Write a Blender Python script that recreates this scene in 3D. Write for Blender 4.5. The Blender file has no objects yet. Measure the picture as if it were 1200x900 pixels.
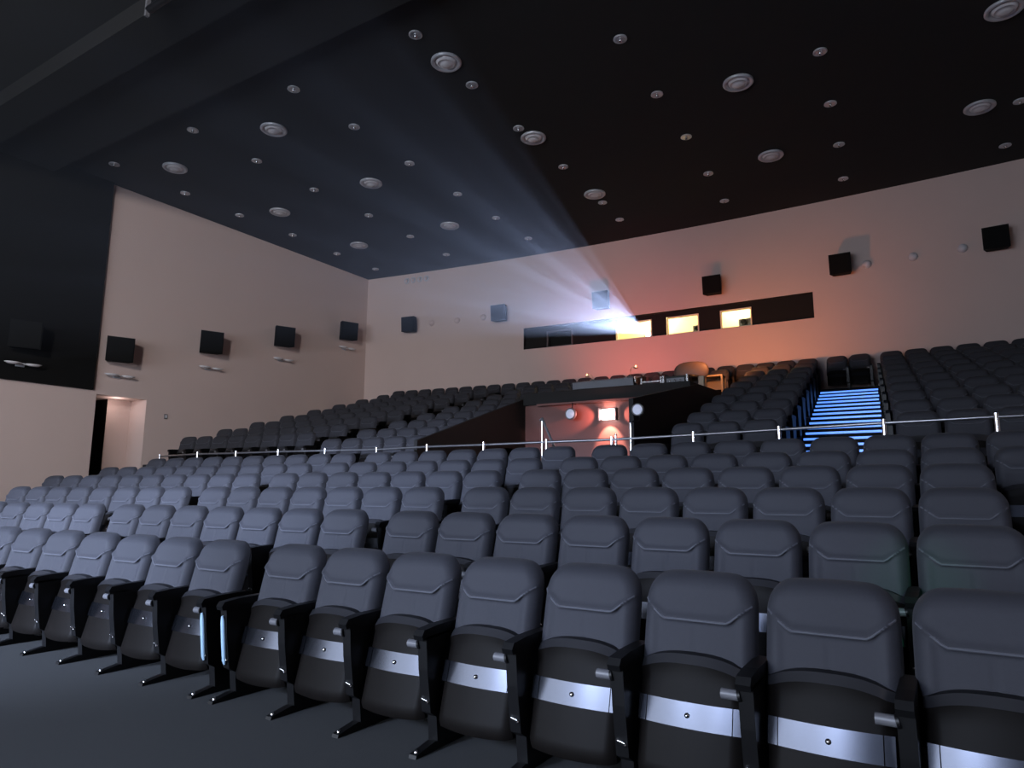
import bpy, math, random
from mathutils import Vector, Matrix
random.seed(7)
PI = math.pi
C = bpy.context.scene.collection
S = bpy.context.scene

# ------------------------------------------------------------------ materials
MATS = {}
def mat(name, col, rough=0.6, metal=0.0, spec=0.5, emit=None, estr=0.0, sheen=0.0, noise=0.0, nscale=40.0, bump=0.0, bscale=200.0, coat=0.0):
    m = bpy.data.materials.new(name); m.use_nodes = True
    nt = m.node_tree; b = nt.nodes['Principled BSDF']
    b.inputs['Base Color'].default_value = (*col, 1)
    b.inputs['Roughness'].default_value = rough
    b.inputs['Metallic'].default_value = metal
    b.inputs['Specular IOR Level'].default_value = spec
    b.inputs['Sheen Weight'].default_value = sheen
    b.inputs['Sheen Roughness'].default_value = 0.4
    b.inputs['Coat Weight'].default_value = coat
    if emit:
        b.inputs['Emission Color'].default_value = (*emit, 1)
        b.inputs['Emission Strength'].default_value = estr
    tc = None
    if noise or bump:
        tc = nt.nodes.new('ShaderNodeTexCoord')
    if noise:
        n = nt.nodes.new('ShaderNodeTexNoise'); n.inputs['Scale'].default_value = nscale; n.inputs['Detail'].default_value = 4
        r = nt.nodes.new('ShaderNodeMapRange')
        r.inputs['To Min'].default_value = 1 - noise; r.inputs['To Max'].default_value = 1 + noise
        h = nt.nodes.new('ShaderNodeHueSaturation'); h.inputs['Color'].default_value = (*col, 1)
        nt.links.new(tc.outputs['Object'], n.inputs['Vector'])
        nt.links.new(n.outputs['Fac'], r.inputs['Value'])
        nt.links.new(r.outputs['Result'], h.inputs['Value'])
        nt.links.new(h.outputs['Color'], b.inputs['Base Color'])
    if bump:
        n2 = nt.nodes.new('ShaderNodeTexNoise'); n2.inputs['Scale'].default_value = bscale; n2.inputs['Detail'].default_value = 3
        bp = nt.nodes.new('ShaderNodeBump'); bp.inputs['Strength'].default_value = bump; bp.inputs['Distance'].default_value = 0.01
        nt.links.new(tc.outputs['Object'], n2.inputs['Vector'])
        nt.links.new(n2.outputs['Fac'], bp.inputs['Height'])
        nt.links.new(bp.outputs['Normal'], b.inputs['Normal'])
    MATS[name] = m
    return m

FABRIC = mat('fabric', (0.0265, 0.0275, 0.036), 0.75, sheen=0.04, noise=0.10, nscale=60, bump=0.25, bscale=500)
SEAM_HIGHLIGHT = mat('seam_highlight', (0.065, 0.068, 0.085), 0.6, sheen=0.3)  # lighter cord along the headrest seam, paints in the ridge's highlight
SHELL = mat('black_plastic', (0.004, 0.004, 0.0045), 0.42, spec=0.3)
RAILM = mat('dull_chrome', (0.33, 0.33, 0.35), 0.35, metal=0.9)
PANRIM = mat('seat_rim', (0.025, 0.025, 0.028), 0.28, spec=0.6)
PANSKIN = mat('seat_underside', (0.0055, 0.0045, 0.004), 0.5, spec=0.08, noise=0.25, nscale=12)
STEEL = mat('brushed_metal', (0.060, 0.064, 0.078), 0.26, metal=0.97, noise=0.05, nscale=30)
GREYPL = mat('grey_plastic', (0.13, 0.13, 0.14), 0.4)
CHROME = mat('chrome', (0.80, 0.81, 0.83), 0.16, metal=1.0)
PALEEDGE = mat('pale_blue_edge', (0.40, 0.60, 0.78), 0.35)
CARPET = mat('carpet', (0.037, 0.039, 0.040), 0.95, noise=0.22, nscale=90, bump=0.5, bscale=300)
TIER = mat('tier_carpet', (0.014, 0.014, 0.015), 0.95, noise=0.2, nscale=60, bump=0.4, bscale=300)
WALL = mat('beige_wall', (0.66, 0.52, 0.475), 0.85, noise=0.03, nscale=1.2)
CEIL = mat('dark_ceiling', (0.0085, 0.0085, 0.009), 0.9, noise=0.15, nscale=3)
SOFFIT = mat('dark_soffit', (0.009, 0.009, 0.009), 0.85, noise=0.15, nscale=2)
BLACKPANEL = mat('black_wall_panel', (0.006, 0.006, 0.006), 0.9, spec=0.2, noise=0.15, nscale=4)
SLOTBLACK = mat('projection_band_black', (0.006, 0.006, 0.006), 0.9)
SPEAKER = mat('speaker_black', (0.005, 0.005, 0.0055), 0.8, spec=0.15, bump=0.3, bscale=400)
WHITE = mat('white_fitting', (0.62, 0.62, 0.66), 0.35)
LAMPGLASS = mat('frosted_glass', (0.72, 0.70, 0.72), 0.25, coat=0.5)
RIM = mat('light_rim', (0.55, 0.56, 0.60), 0.3, metal=0.3)
DARKWALL = mat('dark_parapet', (0.007, 0.007, 0.0075), 0.8)
PINK = mat('pit_panel', (0.15, 0.062, 0.052), 0.6, noise=0.03, nscale=3)
ORANGEISH = mat('tan_board', (0.55, 0.42, 0.30), 0.6)
CONSOLE = mat('console_grey', (0.16, 0.17, 0.20), 0.4)
CREAM = mat('booth_cream', (0.80, 0.74, 0.55), 0.8)
SCREEN = mat('cinema_screen', (0.8, 0.8, 0.8), 0.8, emit=(0.78, 0.86, 1.0), estr=7.0)  # emission stands in for projected light bouncing off the screen
STRIP = mat('stair_light_strip', (0.5, 0.6, 0.9), 0.4, emit=(0.10, 0.30, 1.0), estr=1.2)
PARLENS = mat('par_lens', (0.5, 0.52, 0.6), 0.3, emit=(0.55, 0.60, 0.80), estr=0.35)
BULB = mat('lamp_bulb', (1, 1, 1), 0.4, emit=(1.0, 0.93, 0.90), estr=12)
BULBW = mat('warm_bulb', (1, 1, 1), 0.4, emit=(1.0, 0.55, 0.25), estr=8)
LENS = mat('projector_lens', (1, 1, 1), 0.2, emit=(0.85, 0.90, 1.0), estr=60)

def glass_mat():
    m = bpy.data.materials.new('window_glass'); m.use_nodes = True; nt = m.node_tree
    for n in list(nt.nodes): nt.nodes.remove(n)
    o = nt.nodes.new('ShaderNodeOutputMaterial'); mx = nt.nodes.new('ShaderNodeMixShader')
    t = nt.nodes.new('ShaderNodeBsdfTransparent'); g = nt.nodes.new('ShaderNodeBsdfGlossy'); g.inputs['Roughness'].default_value = 0.05
    f = nt.nodes.new('ShaderNodeFresnel'); f.inputs['IOR'].default_value = 1.4
    nt.links.new(f.outputs[0], mx.inputs[0]); nt.links.new(t.outputs[0], mx.inputs[1]); nt.links.new(g.outputs[0], mx.inputs[2])
    nt.links.new(mx.outputs[0], o.inputs['Surface']); return m
GLASS = glass_mat()

# ------------------------------------------------------------------ mesh builder
class MB:
    def __init__(s): s.v = []; s.f = []; s.m = []; s.mats = []; s.sm = []
    def mi(s, m):
        if m not in s.mats: s.mats.append(m)
        return s.mats.index(m)
    def add(s, vs, fs, m, smooth=False):
        b = len(s.v); s.v += [tuple(p) for p in vs]; k = s.mi(m)
        for f in fs: s.f.append([b + i for i in f]); s.m.append(k); s.sm.append(smooth)
    def box(s, x0, x1, y0, y1, z0, z1, m, bev=0.0):
        if bev > 0:
            b = bev; vs = []; fs = []
            # chamfered box: 24 verts
            X = (x0, x1); Y = (y0, y1); Z = (z0, z1)
            def sg(i): return 1 if i == 0 else -1
            idx = {}
            for i in (0, 1):
                for j in (0, 1):
                    for k in (0, 1):
                        idx[(i, j, k, 'x')] = len(vs); vs.append((X[i], Y[j] + sg(j) * b, Z[k] + sg(k) * b))
                        idx[(i, j, k, 'y')] = len(vs); vs.append((X[i] + sg(i) * b, Y[j], Z[k] + sg(k) * b))
                        idx[(i, j, k, 'z')] = len(vs); vs.append((X[i] + sg(i) * b, Y[j] + sg(j) * b, Z[k]))
            for i in (0, 1): fs.append([idx[(i, 0, 0, 'x')], idx[(i, 1, 0, 'x')], idx[(i, 1, 1, 'x')], idx[(i, 0, 1, 'x')]])
            for j in (0, 1): fs.append([idx[(0, j, 0, 'y')], idx[(1, j, 0, 'y')], idx[(1, j, 1, 'y')], idx[(0, j, 1, 'y')]])
            for k in (0, 1): fs.append([idx[(0, 0, k, 'z')], idx[(1, 0, k, 'z')], idx[(1, 1, k, 'z')], idx[(0, 1, k, 'z')]])
            for j in (0, 1):
                for k in (0, 1): fs.append([idx[(0, j, k, 'y')], idx[(1, j, k, 'y')], idx[(1, j, k, 'z')], idx[(0, j, k, 'z')]])
            for i in (0, 1):
                for k in (0, 1): fs.append([idx[(i, 0, k, 'x')], idx[(i, 1, k, 'x')], idx[(i, 1, k, 'z')], idx[(i, 0, k, 'z')]])
            for i in (0, 1):
                for j in (0, 1): fs.append([idx[(i, j, 0, 'x')], idx[(i, j, 1, 'x')], idx[(i, j, 1, 'y')], idx[(i, j, 0, 'y')]])
            for i in (0, 1):
                for j in (0, 1):
                    for k in (0, 1): fs.append([idx[(i, j, k, 'x')], idx[(i, j, k, 'y')], idx[(i, j, k, 'z')]])
            s.add(vs, fs, m); return
        vs = [(x0, y0, z0), (x1, y0, z0), (x1, y1, z0), (x0, y1, z0), (x0, y0, z1), (x1, y0, z1), (x1, y1, z1), (x0, y1, z1)]
        s.add(vs, [(0, 3, 2, 1), (4, 5, 6, 7), (0, 1, 5, 4), (1, 2, 6, 5), (2, 3, 7, 6), (3, 0, 4, 7)], m)
    def prism(s, poly, axis, a0, a1, m, smooth=False):
        # poly: list of 2D points; axis 'x','y','z' is the extrusion direction
        def P(p, a):
            if axis == 'x': return (a, p[0], p[1])
            if axis == 'y': return (p[0], a, p[1])
            return (p[0], p[1], a)
        n = len(poly); vs = [P(p, a0) for p in poly] + [P(p, a1) for p in poly]
        fs = [list(range(n))[::-1], [n + i for i in range(n)]]
        s.add(vs, fs, m)
        vs2 = [P(p, a0) for p in poly] + [P(p, a1) for p in poly]
        s.add(vs2, [[i, (i + 1) % n, n + (i + 1) % n, n + i] for i in range(n)], m, smooth)
    def tube(s, pts, r, m, n=10, cap=True):
        pts = [Vector(p) for p in pts]; rings = []
        rr = r if isinstance(r, (list, tuple)) else [r] * len(pts)
        up = Vector((0, 0, 1))
        for i, p in enumerate(pts):
            d = (pts[min(i + 1, len(pts) - 1)] - pts[max(i - 1, 0)]).normalized()
            a = d.cross(up)
            if a.length < 1e-3: a = d.cross(Vector((1, 0, 0)))
            a.normalize(); b = a.cross(d).normalized()
            rings.append([p + (a * math.cos(t) + b * math.sin(t)) * rr[i] for t in [2 * PI * k / n for k in range(n)]])
        vs = [q for ring in rings for q in ring]; fs = []
        for i in range(len(pts) - 1):
            for k in range(n):
                fs.append([i * n + k, i * n + (k + 1) % n, (i + 1) * n + (k + 1) % n, (i + 1) * n + k])
        s.add(vs, fs, m, True)
        if cap: s.add(rings[0], [list(range(n))], m); s.add(rings[-1], [list(range(n))[::-1]], m)
    def lathe(s, prof, m, cx=0, cy=0, cz=0, n=28, axis='z', smooth=True):
        vs = []; fs = []
        for (r, h) in prof:
            for k in range(n):
                t = 2 * PI * k / n; a, b = r * math.cos(t), r * math.sin(t)
                if axis == 'z': vs.append((cx + a, cy + b, cz + h))
                elif axis == 'y': vs.append((cx + a, cy + h, cz + b))
                else: vs.append((cx + h, cy + a, cz + b))
        for i in range(len(prof) - 1):
            for k in range(n): fs.append([i * n + k, i * n + (k + 1) % n, (i + 1) * n + (k + 1) % n, (i + 1) * n + k])
        s.add(vs, fs, m, smooth)
        if prof[0][0] > 1e-4: s.add([vs[k] for k in range(n)], [list(range(n))], m)
        if prof[-1][0] > 1e-4: s.add([vs[(len(prof) - 1) * n + k] for k in range(n)], [list(range(n))], m)
    def mesh(s, name):
        me = bpy.data.meshes.new(name); me.from_pydata(s.v, [], s.f)
        for m in s.mats: me.materials.append(m)
        me.polygons.foreach_set('material_index', s.m); me.polygons.foreach_set('use_smooth', s.sm)
        me.validate(); me.update(); return me

def obj(name, mb, parent=None, loc=(0, 0, 0), rotz=0.0):
    me = mb.mesh(name) if isinstance(mb, MB) else mb
    o = bpy.data.objects.new(name, me); C.objects.link(o)
    o.location = loc; o.rotation_euler = (0, 0, rotz)
    if parent: o.parent = parent
    return o
def empty(name, loc=(0, 0, 0), rotz=0.0):
    o = bpy.data.objects.new(name, None); C.objects.link(o); o.location = loc; o.rotation_euler = (0, 0, rotz)
    o.empty_display_size = 0.1; return o
def tag(o, label, cat, group=None, kind=None):
    o['label'] = label; o['category'] = cat
    if group: o['group'] = group
    if kind: o['kind'] = kind
    return o
def struct(o, label=None):
    o['kind'] = 'structure'
    if label: o['label'] = label
    return o
def dup(root, loc, rotz):
    r = root.copy(); C.objects.link(r); r.location = loc; r.rotation_euler = (0, 0, rotz)
    for ch in list(root.children):
        c = ch.copy(); C.objects.link(c); c.parent = r
        for g in list(ch.children):
            d = g.copy(); C.objects.link(d); d.parent = c
    return r
ORD = ['first', 'second', 'third', 'fourth', 'fifth', 'sixth', 'seventh', 'eighth', 'ninth', 'tenth', 'eleventh', 'twelfth', 'thirteenth',
       'fourteenth', 'fifteenth', 'sixteenth', 'seventeenth', 'eighteenth', 'nineteenth', 'twentieth', 'twenty-first', 'twenty-second',
       'twenty-third', 'twenty-fourth', 'twenty-fifth', 'twenty-sixth', 'twenty-seventh', 'twenty-eighth', 'twenty-ninth', 'thirtieth']

# ------------------------------------------------------------------ room dimensions
XL, XR = -18.9, 3.7
YS = -8.2
ZC = 9.75
def ywall(x): return 20.75 - (x + 3.5) ** 2 / 185.0
def yfront(k, x): return [3.17, 4.39, 5.49, 6.58, 7.55, 8.50][k] + 0.033 * (x + 1.8) - 0.004 * ((x + 7.65) ** 2 - 34.2)
def dfront(x): return 0.033 - 0.008 * (x + 7.65)
ZF = [0.0, 0.205, 0.415, 0.62, 0.805, 1.015]
def yback(i, x): return 10.55 + 1.05 * i - (x + 3.5) ** 2 / 185.0
def dback(x): return -2 * (x + 3.5) / 185.0
def zback(i): return 1.47 + 0.288 * i
ZW = 1.2   # walkway level

# ------------------------------------------------------------------ floor
PX0, PX1, PY1 = -8.30, -4.25, 14.0    # the sunken entry in the rear block
AX0, AX1 = -2.38, -0.98               # the lit stair aisle
def axs(y): return -1.30 - 0.066 * (y - 12.0)
AHW = 0.68
def strip(mb, x0, x1, ya, yb, z, m, n=24, zlow=None, zside=None):
    """curved tread between ya(x) and yb(x) at height z, with a riser in front down to zlow"""
    xs = [x0 + (x1 - x0) * k / n for k in range(n + 1)]
    vs = [(x, ya(x), z) for x in xs] + [(x, yb(x), z) for x in xs]
    fs = [[k, k + 1, n + 2 + k, n + 1 + k] for k in range(n)]
    mb.add(vs, fs, m)
    if zlow is not None:
        vs = [(x, ya(x), zlow) for x in xs] + [(x, ya(x), z) for x in xs]
        mb.add(vs, fs, m)
    if zside is not None:
        for x in (x0, x1): mb.add([(x, ya(x), zside), (x, yb(x), zside), (x, yb(x), z), (x, ya(x), z)], [(0, 1, 2, 3)], m)
fl = MB()
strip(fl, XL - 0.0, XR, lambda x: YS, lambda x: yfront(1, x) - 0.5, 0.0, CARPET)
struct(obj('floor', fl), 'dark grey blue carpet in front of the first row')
fl = MB()
for k in range(1, 6):
    nxt = (lambda x, k=k: yfront(k + 1, x) - 0.5) if k < 5 else (lambda x: yfront(5, x) + 0.42)
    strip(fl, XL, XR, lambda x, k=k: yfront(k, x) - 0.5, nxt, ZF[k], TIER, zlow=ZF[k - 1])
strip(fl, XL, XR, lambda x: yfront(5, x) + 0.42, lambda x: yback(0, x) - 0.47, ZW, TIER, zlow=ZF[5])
struct(obj('floor', fl), 'stepped dark tiers under the front seats')
fl = MB()
for i in range(10):
    ya = lambda x, i=i: yback(i, x) - 0.47
    yb = (lambda x, i=i: yback(i + 1, x) - 0.47) if i < 9 else (lambda x: ywall(x))
    zl = zback(i - 1) if i else ZW
    c_ = axs(yback(i, -1.5)); AX0, AX1 = c_ - AHW, c_ + AHW
    segs = [(XL, PX0), (PX1, AX0), (AX1, XR)] if i < 4 else [(XL, AX0), (AX1, XR)]
    if i == 9: segs = [(XL, XR)]
    for (a, b) in segs:
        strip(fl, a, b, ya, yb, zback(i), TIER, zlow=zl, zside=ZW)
strip(fl, PX0, PX1, lambda x: yback(0, x) - 0.47, lambda x: PY1 + 0.3, ZW, TIER)
struct(obj('floor', fl), 'dark tiers under the rear seats')

# ------------------------------------------------------------------ walls
wl = MB()
DY0, DY1, DZ1 = 9.48, 10.85, 3.87
yc = ywall(XL)
def quadx(mb, x, y0, y1, z0, z1, m): mb.add([(x, y0, z0), (x, y1, z0), (x, y1, z1), (x, y0, z1)], [(0, 1, 2, 3)], m)
quadx(wl, XL, YS, DY0, 0, ZC, WALL); quadx(wl, XL, DY1, yc, 0, ZC, WALL); quadx(wl, XL, DY0, DY1, DZ1, ZC, WALL); quadx(wl, XL, DY0, DY1, 0, ZW, WALL)
# reveal of the doorway and the lobby behind it
D = 0.80
wl.add([(XL, DY1, ZW), (XL - D, DY1, ZW), (XL - D, DY1, DZ1), (XL, DY1, DZ1)], [(0, 1, 2, 3)], WALL)
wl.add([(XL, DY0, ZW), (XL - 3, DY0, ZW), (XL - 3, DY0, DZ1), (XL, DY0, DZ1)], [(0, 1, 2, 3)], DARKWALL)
quadx(wl, XL - D, 10.2, DY1, ZW, DZ1, WALL)
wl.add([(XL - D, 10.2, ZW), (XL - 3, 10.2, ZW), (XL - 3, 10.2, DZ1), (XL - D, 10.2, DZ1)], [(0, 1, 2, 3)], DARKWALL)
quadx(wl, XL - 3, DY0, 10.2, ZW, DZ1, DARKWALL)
wl.add([(XL, DY0, DZ1), (XL - 3, DY0, DZ1), (XL - 3, DY1, DZ1), (XL, DY1, DZ1)], [(0, 1, 2, 3)], WALL)
wl.add([(XL, DY0, ZW), (XL - 3, DY0, ZW), (XL - 3, DY1, ZW), (XL, DY1, ZW)], [(0, 1, 2, 3)], TIER)
struct(obj('wall_left', wl), 'beige side wall with a doorway')

bw = MB()
SX0, SX1, SZ0, SZ1 = -12.14, -2.67, 6.32, 7.09
xs = [XL + (SX0 - XL) * k / 10 for k in range(10)] + [SX0 + (SX1 - SX0) * k / 12 for k in range(12)] + [SX1 + (XR - SX1) * k / 8 for k in range(9)]
zs = [0, SZ0, SZ1, ZC]
for a, b in zip(xs[:-1], xs[1:]):
    for c, d in zip(zs[:-1], zs[1:]):
        if c == SZ0 and a >= SX0 - 1e-6 and b <= SX1 + 1e-6: continue
        bw.add([(a, ywall(a), c), (b, ywall(b), c), (b, ywall(b), d), (a, ywall(a), d)], [(0, 1, 2, 3)], WALL)
struct(obj('wall_back', bw), 'beige rear wall above the last row')
rw = MB(); quadx(rw, XR, YS, ywall(XR), 0, ZC, WALL); struct(obj('wall_right', rw))
fw = MB(); fw.add([(XL, YS, 0), (XR, YS, 0), (XR, YS, ZC), (XL, YS, ZC)], [(0, 1, 2, 3)], SOFFIT); struct(obj('wall_front', fw))
bp = MB(); bp.box(XL, XL + 0.12, YS, 9.33, 3.96, ZC, BLACKPANEL); struct(obj('trim_1', bp), 'black acoustic panel over the upper side wall')

# projection slot: black band with openings set into the wall
WN = [(-8.79, -7.55), (-7.07, -6.03), (-5.37, -4.43)]
WZ0, WZ1 = 6.34, 6.93
band = MB(); DEP = 0.16
def qy(mb, a, b, c, d, m, off=DEP, n=1):
    for k in range(n):
        p = a + (b - a) * k / n; q = a + (b - a) * (k + 1) / n
        mb.add([(p, ywall(p) + off, c), (q, ywall(q) + off, c), (q, ywall(q) + off, d), (p, ywall(p) + off, d)], [(0, 1, 2, 3)], m)
edges = [SX0, -11.35, -10.35, -8.79, -7.55, -7.07, -6.03, -5.37, -4.43, SX1]
for k, (a, b) in enumerate(zip(edges[:-1], edges[1:])):
    if k in (1, 3, 5, 7):
        qy(band, a, b, SZ0, WZ0, SLOTBLACK, n=2); qy(band, a, b, WZ1, SZ1, SLOTBLACK, n=2)
    else: qy(band, a, b, SZ0, SZ1, SLOTBLACK, n=3)
for (z) in (SZ0, SZ1):
    for k in range(12):
        a = SX0 + (SX1 - SX0) * k / 12; b = SX0 + (SX1 - SX0) * (k + 1) / 12
        band.add([(a, ywall(a), z), (b, ywall(b), z), (b, ywall(b) + DEP, z), (a, ywall(a) + DEP, z)], [(0, 1, 2, 3)], SLOTBLACK)
for x in (SX0, SX1): quadx(band, x, ywall(x), ywall(x) + DEP, SZ0, SZ1, SLOTBLACK)
struct(obj('trim_2', band), 'long black recessed band holding the projection windows')
def window(n, a, b, lit, label):
    w = MB(); t = 0.035; fm = CREAM if lit else GREYPL
    y = ywall((a + b) / 2) + DEP
    for (p, q, r, s_) in ((a, a + t, WZ0, WZ1), (b - t, b, WZ0, WZ1), (a + t, b - t, WZ0, WZ0 + t), (a + t, b - t, WZ1 - t, WZ1)):
        w.box(p, q, y - 0.01, y + 0.10, r, s_, fm)
    o = struct(obj('window_%d' % n, w), label)
    g = MB(); g.add([(a + t, y + 0.04, WZ0 + t), (b - t, y + 0.04, WZ0 + t), (b - t, y + 0.04, WZ1 - t), (a + t, y + 0.04, WZ1 - t)], [(0, 1, 2, 3)], GLASS)
    obj('glass_pane', g, o)
window(1, *WN[0], True, 'brightest projection window, the beam leaves it')
window(2, *WN[1], True, 'middle lit projection window')
window(3, *WN[2], True, 'right lit projection window')
window(4, -11.35, -10.35, False, 'unlit projection window at the left end of the black band')
# projection room behind the lit windows
br = MB()
BX0, BX1, BY0, BY1, BZ0, BZ1 = -9.6, -3.6, 20.98, 22.6, 5.6, 7.9
br.add([(BX0, BY1, BZ0), (BX1, BY1, BZ0), (BX1, BY1, BZ1), (BX0, BY1, BZ1)], [(0, 1, 2, 3)], CREAM)
quadx(br, BX0, BY0, BY1, BZ0, BZ1, CREAM); quadx(br, BX1, BY0, BY1, BZ0, BZ1, CREAM)
for z in (BZ0, BZ1): br.add([(BX0, BY0, z), (BX1, BY0, z), (BX1, BY1, z), (BX0, BY1, z)], [(0, 1, 2, 3)], CREAM)
struct(obj('wall_projection_room', br))
dark = MB(); dark.box(-11.6, -10.1, 20.75, 21.4, 6.1, 7.2, SLOTBLACK)
dk = MB(); y = ywall(-10.85) + DEP + 0.3; dk.add([(-11.6, y, 6.1), (-10.1, y, 6.1), (-10.1, y, 7.2), (-11.6, y, 7.2)], [(0, 1, 2, 3)], SLOTBLACK)
struct(obj('trim_3', dk))

# ceiling: high dark rear part, a step, and the front soffit
cl = MB()
CY = 7.82
cl.add([(XL, CY, ZC), (XR, CY, ZC), (XR, 21.0, ZC), (XL, 21.0, ZC)], [(0, 1, 2, 3)], CEIL)
struct(obj('ceiling', cl), 'dark ceiling with recessed lights')
cs = MB(); cs.box(XL, XR, YS, CY, 9.45, ZC + 0.02, SOFFIT)
struct(obj('ceiling', cs), 'lower dark soffit toward the screen')
ct = MB(); ct.box(XL, XR, 5.45, 6.15, 9.10, 9.45, mat('duct_grey', (0.014, 0.0138, 0.0135), 0.8, spec=0.2))
struct(obj('trim_4', ct), 'dark grey boxed beam running under the front ceiling')

# screen behind the camera
sc = MB(); sc.box(-14.65, -1.15, YS, YS + 0.10, 0.7, 5.8, SCREEN)
tag(obj('cinema_screen', sc), 'wide white cinema screen on the wall facing the seats', 'screen')

# ------------------------------------------------------------------ seats
def sstep(t): t = max(0.0, min(1.0, t)); return t * t * (3 - 2 * t)
REC = 0.25   # backrest recline (y per z)
def cushion(nx, nz, with_shell=True):
    mb = MB(); W, Z0, Z1, R, T = 0.262, 0.40, 0.985, 0.105, 0.085
    zsl = []
    for j in range(nz + 1):
        t = j / nz; t = 1 - (1 - t) ** 1.35; zsl.append(Z0 + (Z1 - Z0) * t)
    def hw(z):
        d = Z1 - z; w = W - 0.012 * sstep((z - 0.8) / 0.2)
        if d < R: w = w - R + math.sqrt(max(0, R * R - (R - d) ** 2)) * 1.0
        d = z - Z0
        if d < 0.03: w = w - 0.03 + math.sqrt(max(0, 0.0009 - (0.03 - d) ** 2))
        return max(w, 0.02)
    def front(x, z, s):
        w = hw(z)
        ex = max(0.0, (1 - abs(s)) * w); ez = max(0.0, min(Z1 - z, (z - Z0) * 2)); RR = 0.075
        fx = math.sqrt(max(0, 1 - (1 - min(1, ex / RR)) ** 2)); fz = math.sqrt(max(0, 1 - (1 - min(1, ez / RR)) ** 2))
        d = T * fx * fz
        seam = 0.775 + 0.85 * max(0, abs(x) - 0.150)
        a = z - seam
        d += 0.006 * sstep((a + 0.004) / 0.010) * fx * fz
        d += (0.017 * math.exp(-(a / 0.020) ** 2) if a > 0 else 0.017 * math.exp(-(a / 0.008) ** 2)) * fx
        if a < 0: d -= 0.006 * math.exp(-(x / 0.005) ** 2)
        # side bolsters of the lower part
        if a < 0: d += 0.014 * sstep((abs(x) - 0.17) / 0.05) * fx
        return d
    ss = [math.copysign(1 - (1 - abs(q)) ** 1.25, q) for q in [-1 + 2 * i / nx for i in range(nx + 1)]]
    vf = []; vb = []
    for z in zsl:
        w = hw(z)
        for s_ in ss:
            x = s_ * w; zz = z - 0.012 * (x / W) ** 2 * sstep((z - 0.8) / 0.1)
            yb = 0.055 + (zz - 0.40) * REC
            vf.append((x, yb - front(x, z, s_), zz))
            sag = 0.045 * math.sqrt(max(0, 1 - abs(s_) ** 3)) * min(1, (Z1 - z) / 0.06 + 0.0)
            vb.append((x, yb + sag, zz))
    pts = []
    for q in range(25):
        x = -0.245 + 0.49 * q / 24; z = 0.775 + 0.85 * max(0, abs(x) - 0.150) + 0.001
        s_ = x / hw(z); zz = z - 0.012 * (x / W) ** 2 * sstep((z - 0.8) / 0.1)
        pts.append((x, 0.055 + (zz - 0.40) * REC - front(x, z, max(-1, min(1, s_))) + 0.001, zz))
    mb.tube(pts, 0.0055, SEAM_HIGHLIGHT, n=6)
    n = nx + 1; fs = []
    for j in range(nz):
        for i in range(nx): fs.append([j * n + i, j * n + i + 1, (j + 1) * n + i + 1, (j + 1) * n + i])
    mb.add(vf, fs, FABRIC, True)
    mb.add(vb, [f[::-1] for f in fs], SHELL, True)
    mb.add([vf[i] for i in range(n)] + [vb[i] for i in range(n)], [[i, i + 1, n + i + 1, n + i] for i in range(n - 1)], SHELL)
    mb.add([vf[nz * n + i] for i in range(n)] + [vb[nz * n + i] for i in range(n)], [[i, i + 1, n + i + 1, n + i] for i in range(n - 1)], FABRIC, True)
    return mb
def pan_pt(x, z, off=0.0):
    # underside of the folded seat: leans back, slightly curved
    return (x, -0.165 + (z - 0.13) * 0.27 + 0.02 * (x / 0.225) ** 2 - off, z)
def pan(mb=None, nx=16, nz=14):
    mb = mb or MB(); W = 0.238
    vf = []; vb = []
    for j in range(nz + 1):
        t = j / nz
        for i in range(nx + 1):
            s_ = -1 + 2 * i / nx; x = s_ * W * (1 - 0.04 * (1 - t))
            ztop = 0.640 - 0.060 * abs(s_) ** 2.6; z = 0.13 + 0.012 * s_ * s_ + (ztop - 0.13) * t
            rim = 0.012 * sstep((z - (ztop - 0.045)) / 0.015)
            edge = 0.03 * (sstep((abs(s_) - 0.88) / 0.12)) + 0.02 * sstep((t - 0.95) / 0.05) + 0.02 * sstep((0.05 - t) / 0.05)
            p = pan_pt(x, z, rim - edge); vf.append(p); vb.append((x, p[1] + 0.085 - edge, z + 0.004))
    n = nx + 1; fs = [[j * n + i, j * n + i + 1, (j + 1) * n + i + 1, (j + 1) * n + i] for j in range(nz) for i in range(nx)]
    top = [f for f in fs if f[0] // n >= nz - 1]; low = [f for f in fs if f[0] // n < nz - 1]
    mb.add(vf, low, PANSKIN, True); mb.add(vf, top, PANRIM, True)
    mb.add(vb, [f[::-1] for f in fs], FABRIC, True)
    for j in (0, nz): mb.add([vf[j * n + i] for i in range(n)] + [vb[j * n + i] for i in range(n)], [[i, i + 1, n + i + 1, n + i] for i in range(n - 1)], SHELL)
    for i in (0, nx): mb.add([vf[j * n + i] for j in range(nz + 1)] + [vb[j * n + i] for j in range(nz + 1)], [[j, j + 1, nz + 2 + j, nz + 1 + j] for j in range(nz)], SHELL)
    return mb
def plate(mb=None):
    mb = mb or MB()
    for (a, b) in ((-0.229, -0.192), (-0.188, 0.188), (0.192, 0.229)):
        n = 10; zc0, zc1 = 0.355, 0.455
        px_ = [a + (b - a) * k / n for k in range(n + 1)]
        mb.add([pan_pt(p, zc0, 0.004) for p in px_] + [pan_pt(p, zc1, 0.004) for p in px_], [[k, k + 1, n + 2 + k, n + 1 + k] for k in range(n)], STEEL, True)
        for zc in (zc0, zc1):
            mb.add([pan_pt(a, zc, 0.004), pan_pt(b, zc, 0.004), pan_pt(b, zc, -0.004), pan_pt(a, zc, -0.004)], [(0, 1, 2, 3)], STEEL)
    return mb
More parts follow.
